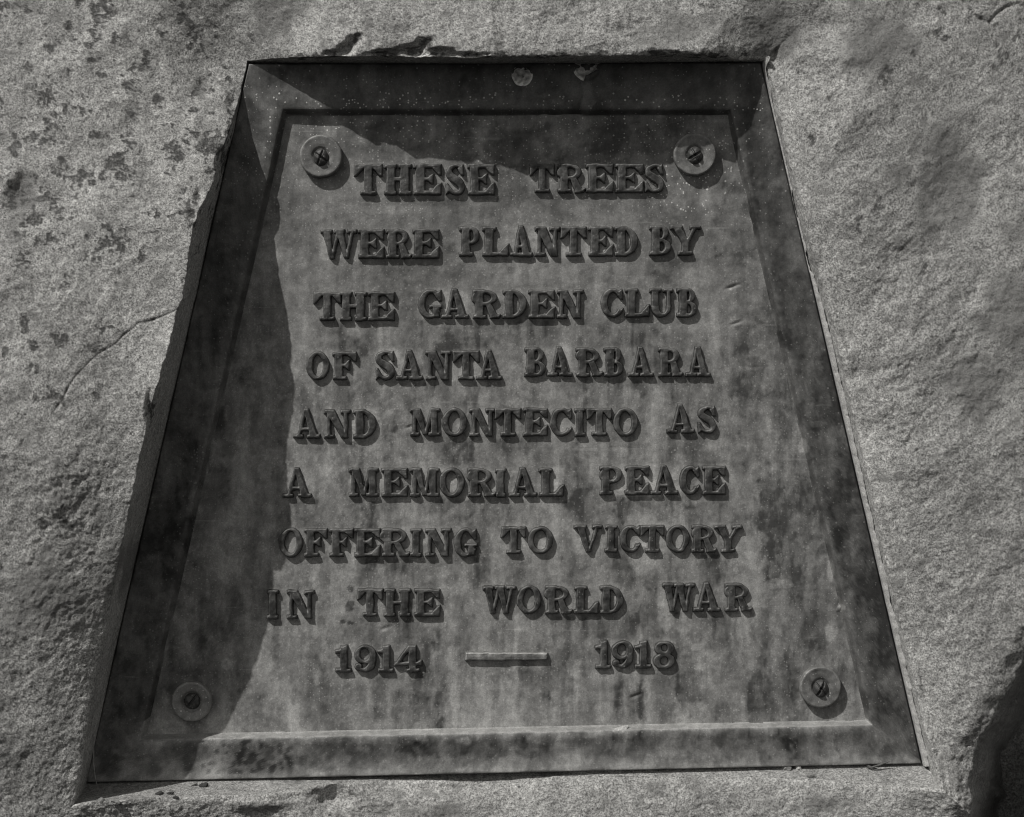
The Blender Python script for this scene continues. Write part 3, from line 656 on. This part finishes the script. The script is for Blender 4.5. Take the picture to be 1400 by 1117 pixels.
for word, boxes, (ya, yb) in ROWS:
    for ch, (xa, xb) in zip(word, boxes):
        count += 1
        relief('digit' if ch.isdigit() else 'letter', xa+.8, xb-1.2, ya+.6, yb-1.2, lambda x, y, W, ch=ch: glyph(ch, x, y, W), count, M_letter)
M_dash = bronze('worn_bronze_dash', .20, .8, .5, .2, .3)
def dash(x, y, W): return sd_poly(x, y, [(0, 0), (W, .12), (W, .95), (0, 1.0)])
dd = relief('dash', 636.5, 748, 892, 903.5, dash, 300, M_dash)

# ---------------------------------------------------------------- rosettes and bolts in the four corners
def rosette(px, py, R, kind, seed):
    wx, wy = unproj(px, py, PZ+12)
    prof = [(0.05, 8.5), (8, 8.5), (11.0, 9.0), (12.4, 11.0), (14, 11.9), (19, 12.0), (R-4.5, 12.3), (R-2.6, 12.9), (R-1.2, 12.4), (R-.3, 11), (R, 9), (R, 4), (R-.3, -2)]
    if kind == 'sunk': prof = [(0.05, 3.), (8, 3.), (12.5, 3.6), (14.2, 9.0), (15.6, 10.3), (19, 10.6), (R-4.5, 11.8), (R-2.6, 12.4), (R-1.2, 12.0), (R-.3, 10.5), (R, 8), (R, 3), (R-.3, -2)]
    na = 96; A = np.linspace(0, 2*math.pi, na, endpoint=False)
    r = np.array([p[0] for p in prof])[:, None]; z = np.array([p[1] for p in prof])[:, None]+PZ
    rr = r*(1+.012*noise3(np.cos(A)*2, np.sin(A)*2, 0*A+seed, 80)[None])
    X = wx+rr*np.cos(A)[None]; Y = wy+rr*np.sin(A)[None]
    Z = z+.5*noise3(X/7, Y/7, 0*X+seed, 81)
    pt = .5+.5*noise3(X/9, Y/9, 0*X+seed, 82)+.4*noise3(X/25, Y/25, 0*X, 83)+.35*np.clip((r-(R-4))/3, 0, 1)
    ro = part('rosette', world(X, Y, Z), grid_faces(len(prof), na, True), M_bolt, attrs=dict(patina_light=np.clip(pt+(.45 if kind == 'sunk' else 0), 0, 2), speck=0*X+.7))  # sunk rosette coloured paler to lift it out of the shade
    # bolt head with its slots
    nr = 30; q = np.linspace(.01, 1, nr)[:, None]; A = np.linspace(0, 2*math.pi, 90, endpoint=False)[None]
    rb = {'nub': 10.5, 'sunk': 11.5}[kind]
    X = q*rb*np.cos(A); Y = q*rb*np.sin(A)*(1.22 if kind == 'nub' else 1)
    top = {'nub': 12.5, 'sunk': 6.0}[kind]
    Z = top*np.sqrt(np.clip(1-q**2.6, 0, 1))+0*A
    for ang, wd, dp in SLOTS[seed]:
        a = math.radians(ang); dd_ = np.abs(X*math.sin(a)-Y*math.cos(a))
        Z = Z-dp*smooth(wd+.8, wd*.5, dd_)*smooth(1.02, .7, q+0*A)
    Z = Z+.6*noise3(X/4, Y/4, 0*X+seed, 85)
    z0_ = PZ+({'nub': 7.2, 'sunk': 2.6}[kind])
    bo = mesh_obj('bolt_head', world(wx+X, wy+Y+(2 if kind == 'nub' else 0), Z+z0_), grid_faces(nr, 90, True), M_letter, ro, attrs=dict(patina_light=np.clip(.5+.6*noise3(X/5, Y/5, 0*X, 86), 0, 1.2), speck=0*X+.3))
    return ro
SLOTS = {1: [(35, 1.3, 4.2), (112, 1.0, 2.6)], 2: [(62, 1.1, 3.6), (-32, 1.3, 4.2)], 3: [(50, .9, 3.2), (-62, 1.3, 4.0)], 4: [(-52, 1.0, 2.6)]}
rosette(438.5, 213, 29.3, 'nub', 1); rosette(950, 210.5, 29.3, 'nub', 2); rosette(1122, 939.5, 28.5, 'nub', 3); rosette(261.5, 959.5, 27.5, 'sunk', 4)

# ---------------------------------------------------------------- crumbs, leaf bits and twigs on the ledge
from mathutils import noise as mn
import bmesh
def surf_z(x, y):
    """height of the ledge under a photograph point, by nearest boulder vertex"""
    i = np.argmin((PXF-x)**2+(PYF-y)**2); return ZF[i]
PXF = (CX+(ax-CX)*D/(D-az))[:NWALL+60:1].ravel(); PYF = (CY+(ay-CY)*D/(D-az))[:NWALL+60].ravel(); ZF = az[:NWALL+60].ravel()
def crumb(name, px, py, r, flat, seed, mat, label, cat, group=None, rot=0):
    z = surf_z(px, py)
    X, Y = unproj(px, py, z)
    bm = bmesh.new(); bmesh.ops.create_icosphere(bm, subdivisions=2, radius=1)
    ca, sa = math.cos(rot), math.sin(rot)
    for v_ in bm.verts:
        k = 1+.55*mn.noise(v_.co*1.3+Vector((seed*7.1, 0, 0)))+.3*mn.noise(v_.co*3.1+Vector((0, seed*3.3, 0)))
        x_, y_, z_ = v_.co.x*k*r*flat, v_.co.y*k*r, v_.co.z*k*r/flat**.5
        v_.co = (S*(x_*ca-z_*sa), S*y_, S*(x_*sa+z_*ca))
    me = bpy.data.meshes.new(name); bm.to_mesh(me); bm.free(); me.materials.append(mat)
    o = bpy.data.objects.new(name, me); C.collection.objects.link(o)
    o.location = ((X-CX)*S, -(z+r*.55)*S, (CY-Y)*S)
    o['label'] = label; o['category'] = cat
    if group: o['group'] = group
G1 = 'stone crumbs on the ledge'
crumb('stone_crumb', 149, 1079, 4.6, 1.2, 1, M_crumb, 'pale stone crumb in the shaded lower left corner, higher of the two', 'stone crumb', G1)
crumb('stone_crumb', 139, 1094, 4.6, 1.0, 2, M_crumb, 'stone crumb in the lower left corner, nearest the rim of the recess', 'stone crumb', G1)
crumb('stone_crumb', 158, 1096, 3.6, 1.6, 3, M_crumb, 'small flat stone crumb at the shadow edge, just right of the corner crumbs', 'stone crumb', G1)
crumb('stone_crumb', 176, 1073, 2.6, 1.2, 9, M_crumb, 'tiny pale stone crumb in shade against the plaque, apart from the corner crumbs', 'stone crumb', G1)
crumb('leaf_litter', 279, 1074, 5.2, 1.0, 4, M_leaf, 'darkest and tallest scrap of leaf litter on the sunlit lower left ledge', 'leaf litter', 'leaf litter scraps on the ledge')
crumb('leaf_litter', 218, 1085, 4.2, 1.7, 5, M_leaf, 'dark flat scrap of leaf litter, leftmost on the sunlit ledge', 'leaf litter', 'leaf litter scraps on the ledge', .3)
crumb('leaf_litter', 232, 1085, 3.4, 1.7, 6, M_leaf, 'dark flat scrap of leaf litter between the leftmost scrap and the smallest', 'leaf litter', 'leaf litter scraps on the ledge', .4)
crumb('leaf_litter', 240, 1090, 3.0, 1.3, 7, M_leaf, 'smallest scrap of leaf litter, lowest of those on the sunlit ledge', 'leaf litter', 'leaf litter scraps on the ledge')
crumb('leaf_litter', 265, 1074, 2.6, 2.0, 8, M_leaf, 'thin grey scrap of leaf litter just left of the tallest dark scrap', 'leaf litter', 'leaf litter scraps on the ledge', .5)
G2 = 'crumbs against the lower right edge of the plaque'
crumb('stone_crumb', 1076, 1050, 5, 1.3, 11, M_crumb, 'broad stone crumb against the plaque foot, leftmost of the right-hand cluster', 'stone crumb', G2)
crumb('stone_crumb', 1091, 1050, 4.6, .9, 12, M_mortar, 'palest upright crumb in the middle of the right-hand cluster below the plaque', 'stone crumb', G2)
crumb('stone_crumb', 1109, 1061, 4.2, 1.5, 13, M_crumb, 'flat stone crumb lying lowest, right end of the cluster below the plaque', 'stone crumb', G2)
crumb('mortar_lump', 846, 998, 6.0, 2.0, 15, M_mortar, 'pale lump of mortar stuck on the lower inner edge of the border', 'mortar lump', None, .3)
bpy.data.objects['mortar_lump'].location.y = -(-5)*S
bpy.data.objects['mortar_lump'].location.x = (845-CX)*S; bpy.data.objects['mortar_lump'].location.z = (CY-999)*S
def tube(name, pts, rads, mat, label=None, cat=None):
    P = [Vector(world(*unproj(p[0], p[1], p[2]), p[2])) for p in pts]
    co, fs = [], []; K = 7
    for i, p in enumerate(P):
        d = (P[min(i+1, len(P)-1)]-P[max(i-1, 0)]).normalized(); a = d.cross(Vector((0, 1, .1))).normalized(); b = d.cross(a)
        for k in range(K):
            t = 2*math.pi*k/K; co.append(p+(a*math.cos(t)+b*math.sin(t))*rads[i]*S)
    fs = grid_faces(len(P), K, True)
    o = mesh_obj(name, np.array(co), fs, mat)
    o['label'] = label; o['category'] = cat; return o
tube('twig', [(1186, 1047, 1), (1196, 1052, 2), (1206, 1056, 3), (1216, 1057, 5), (1230, 1057, 4), (1243, 1058, 5)], [1.6, 2.6, 2.4, 2.8, 2.6, 1.2], M_twig, 'thick bent dry twig lying below the lower right corner of the plaque', 'twig')
tube('twig', [(1192, 1049, 5), (1202, 1046, 6), (1210, 1043, 6), (1216, 1041, 6)], [1.2, 1.4, 1.1, .6], M_twig, 'short thin twig leaning on the border above the thick bent twig', 'twig')
tube('grass_stem', [(131, 1000, 3), (128, 1022, 4), (128, 1045, 5), (130, 1062, 5), (133, 1076, 3)], [.7, .8, .8, .8, .5], M_mortar, 'thin pale dry grass stem against the left edge of the plaque near its foot', 'grass stem')
print('verts', len(co), 'letters', count)
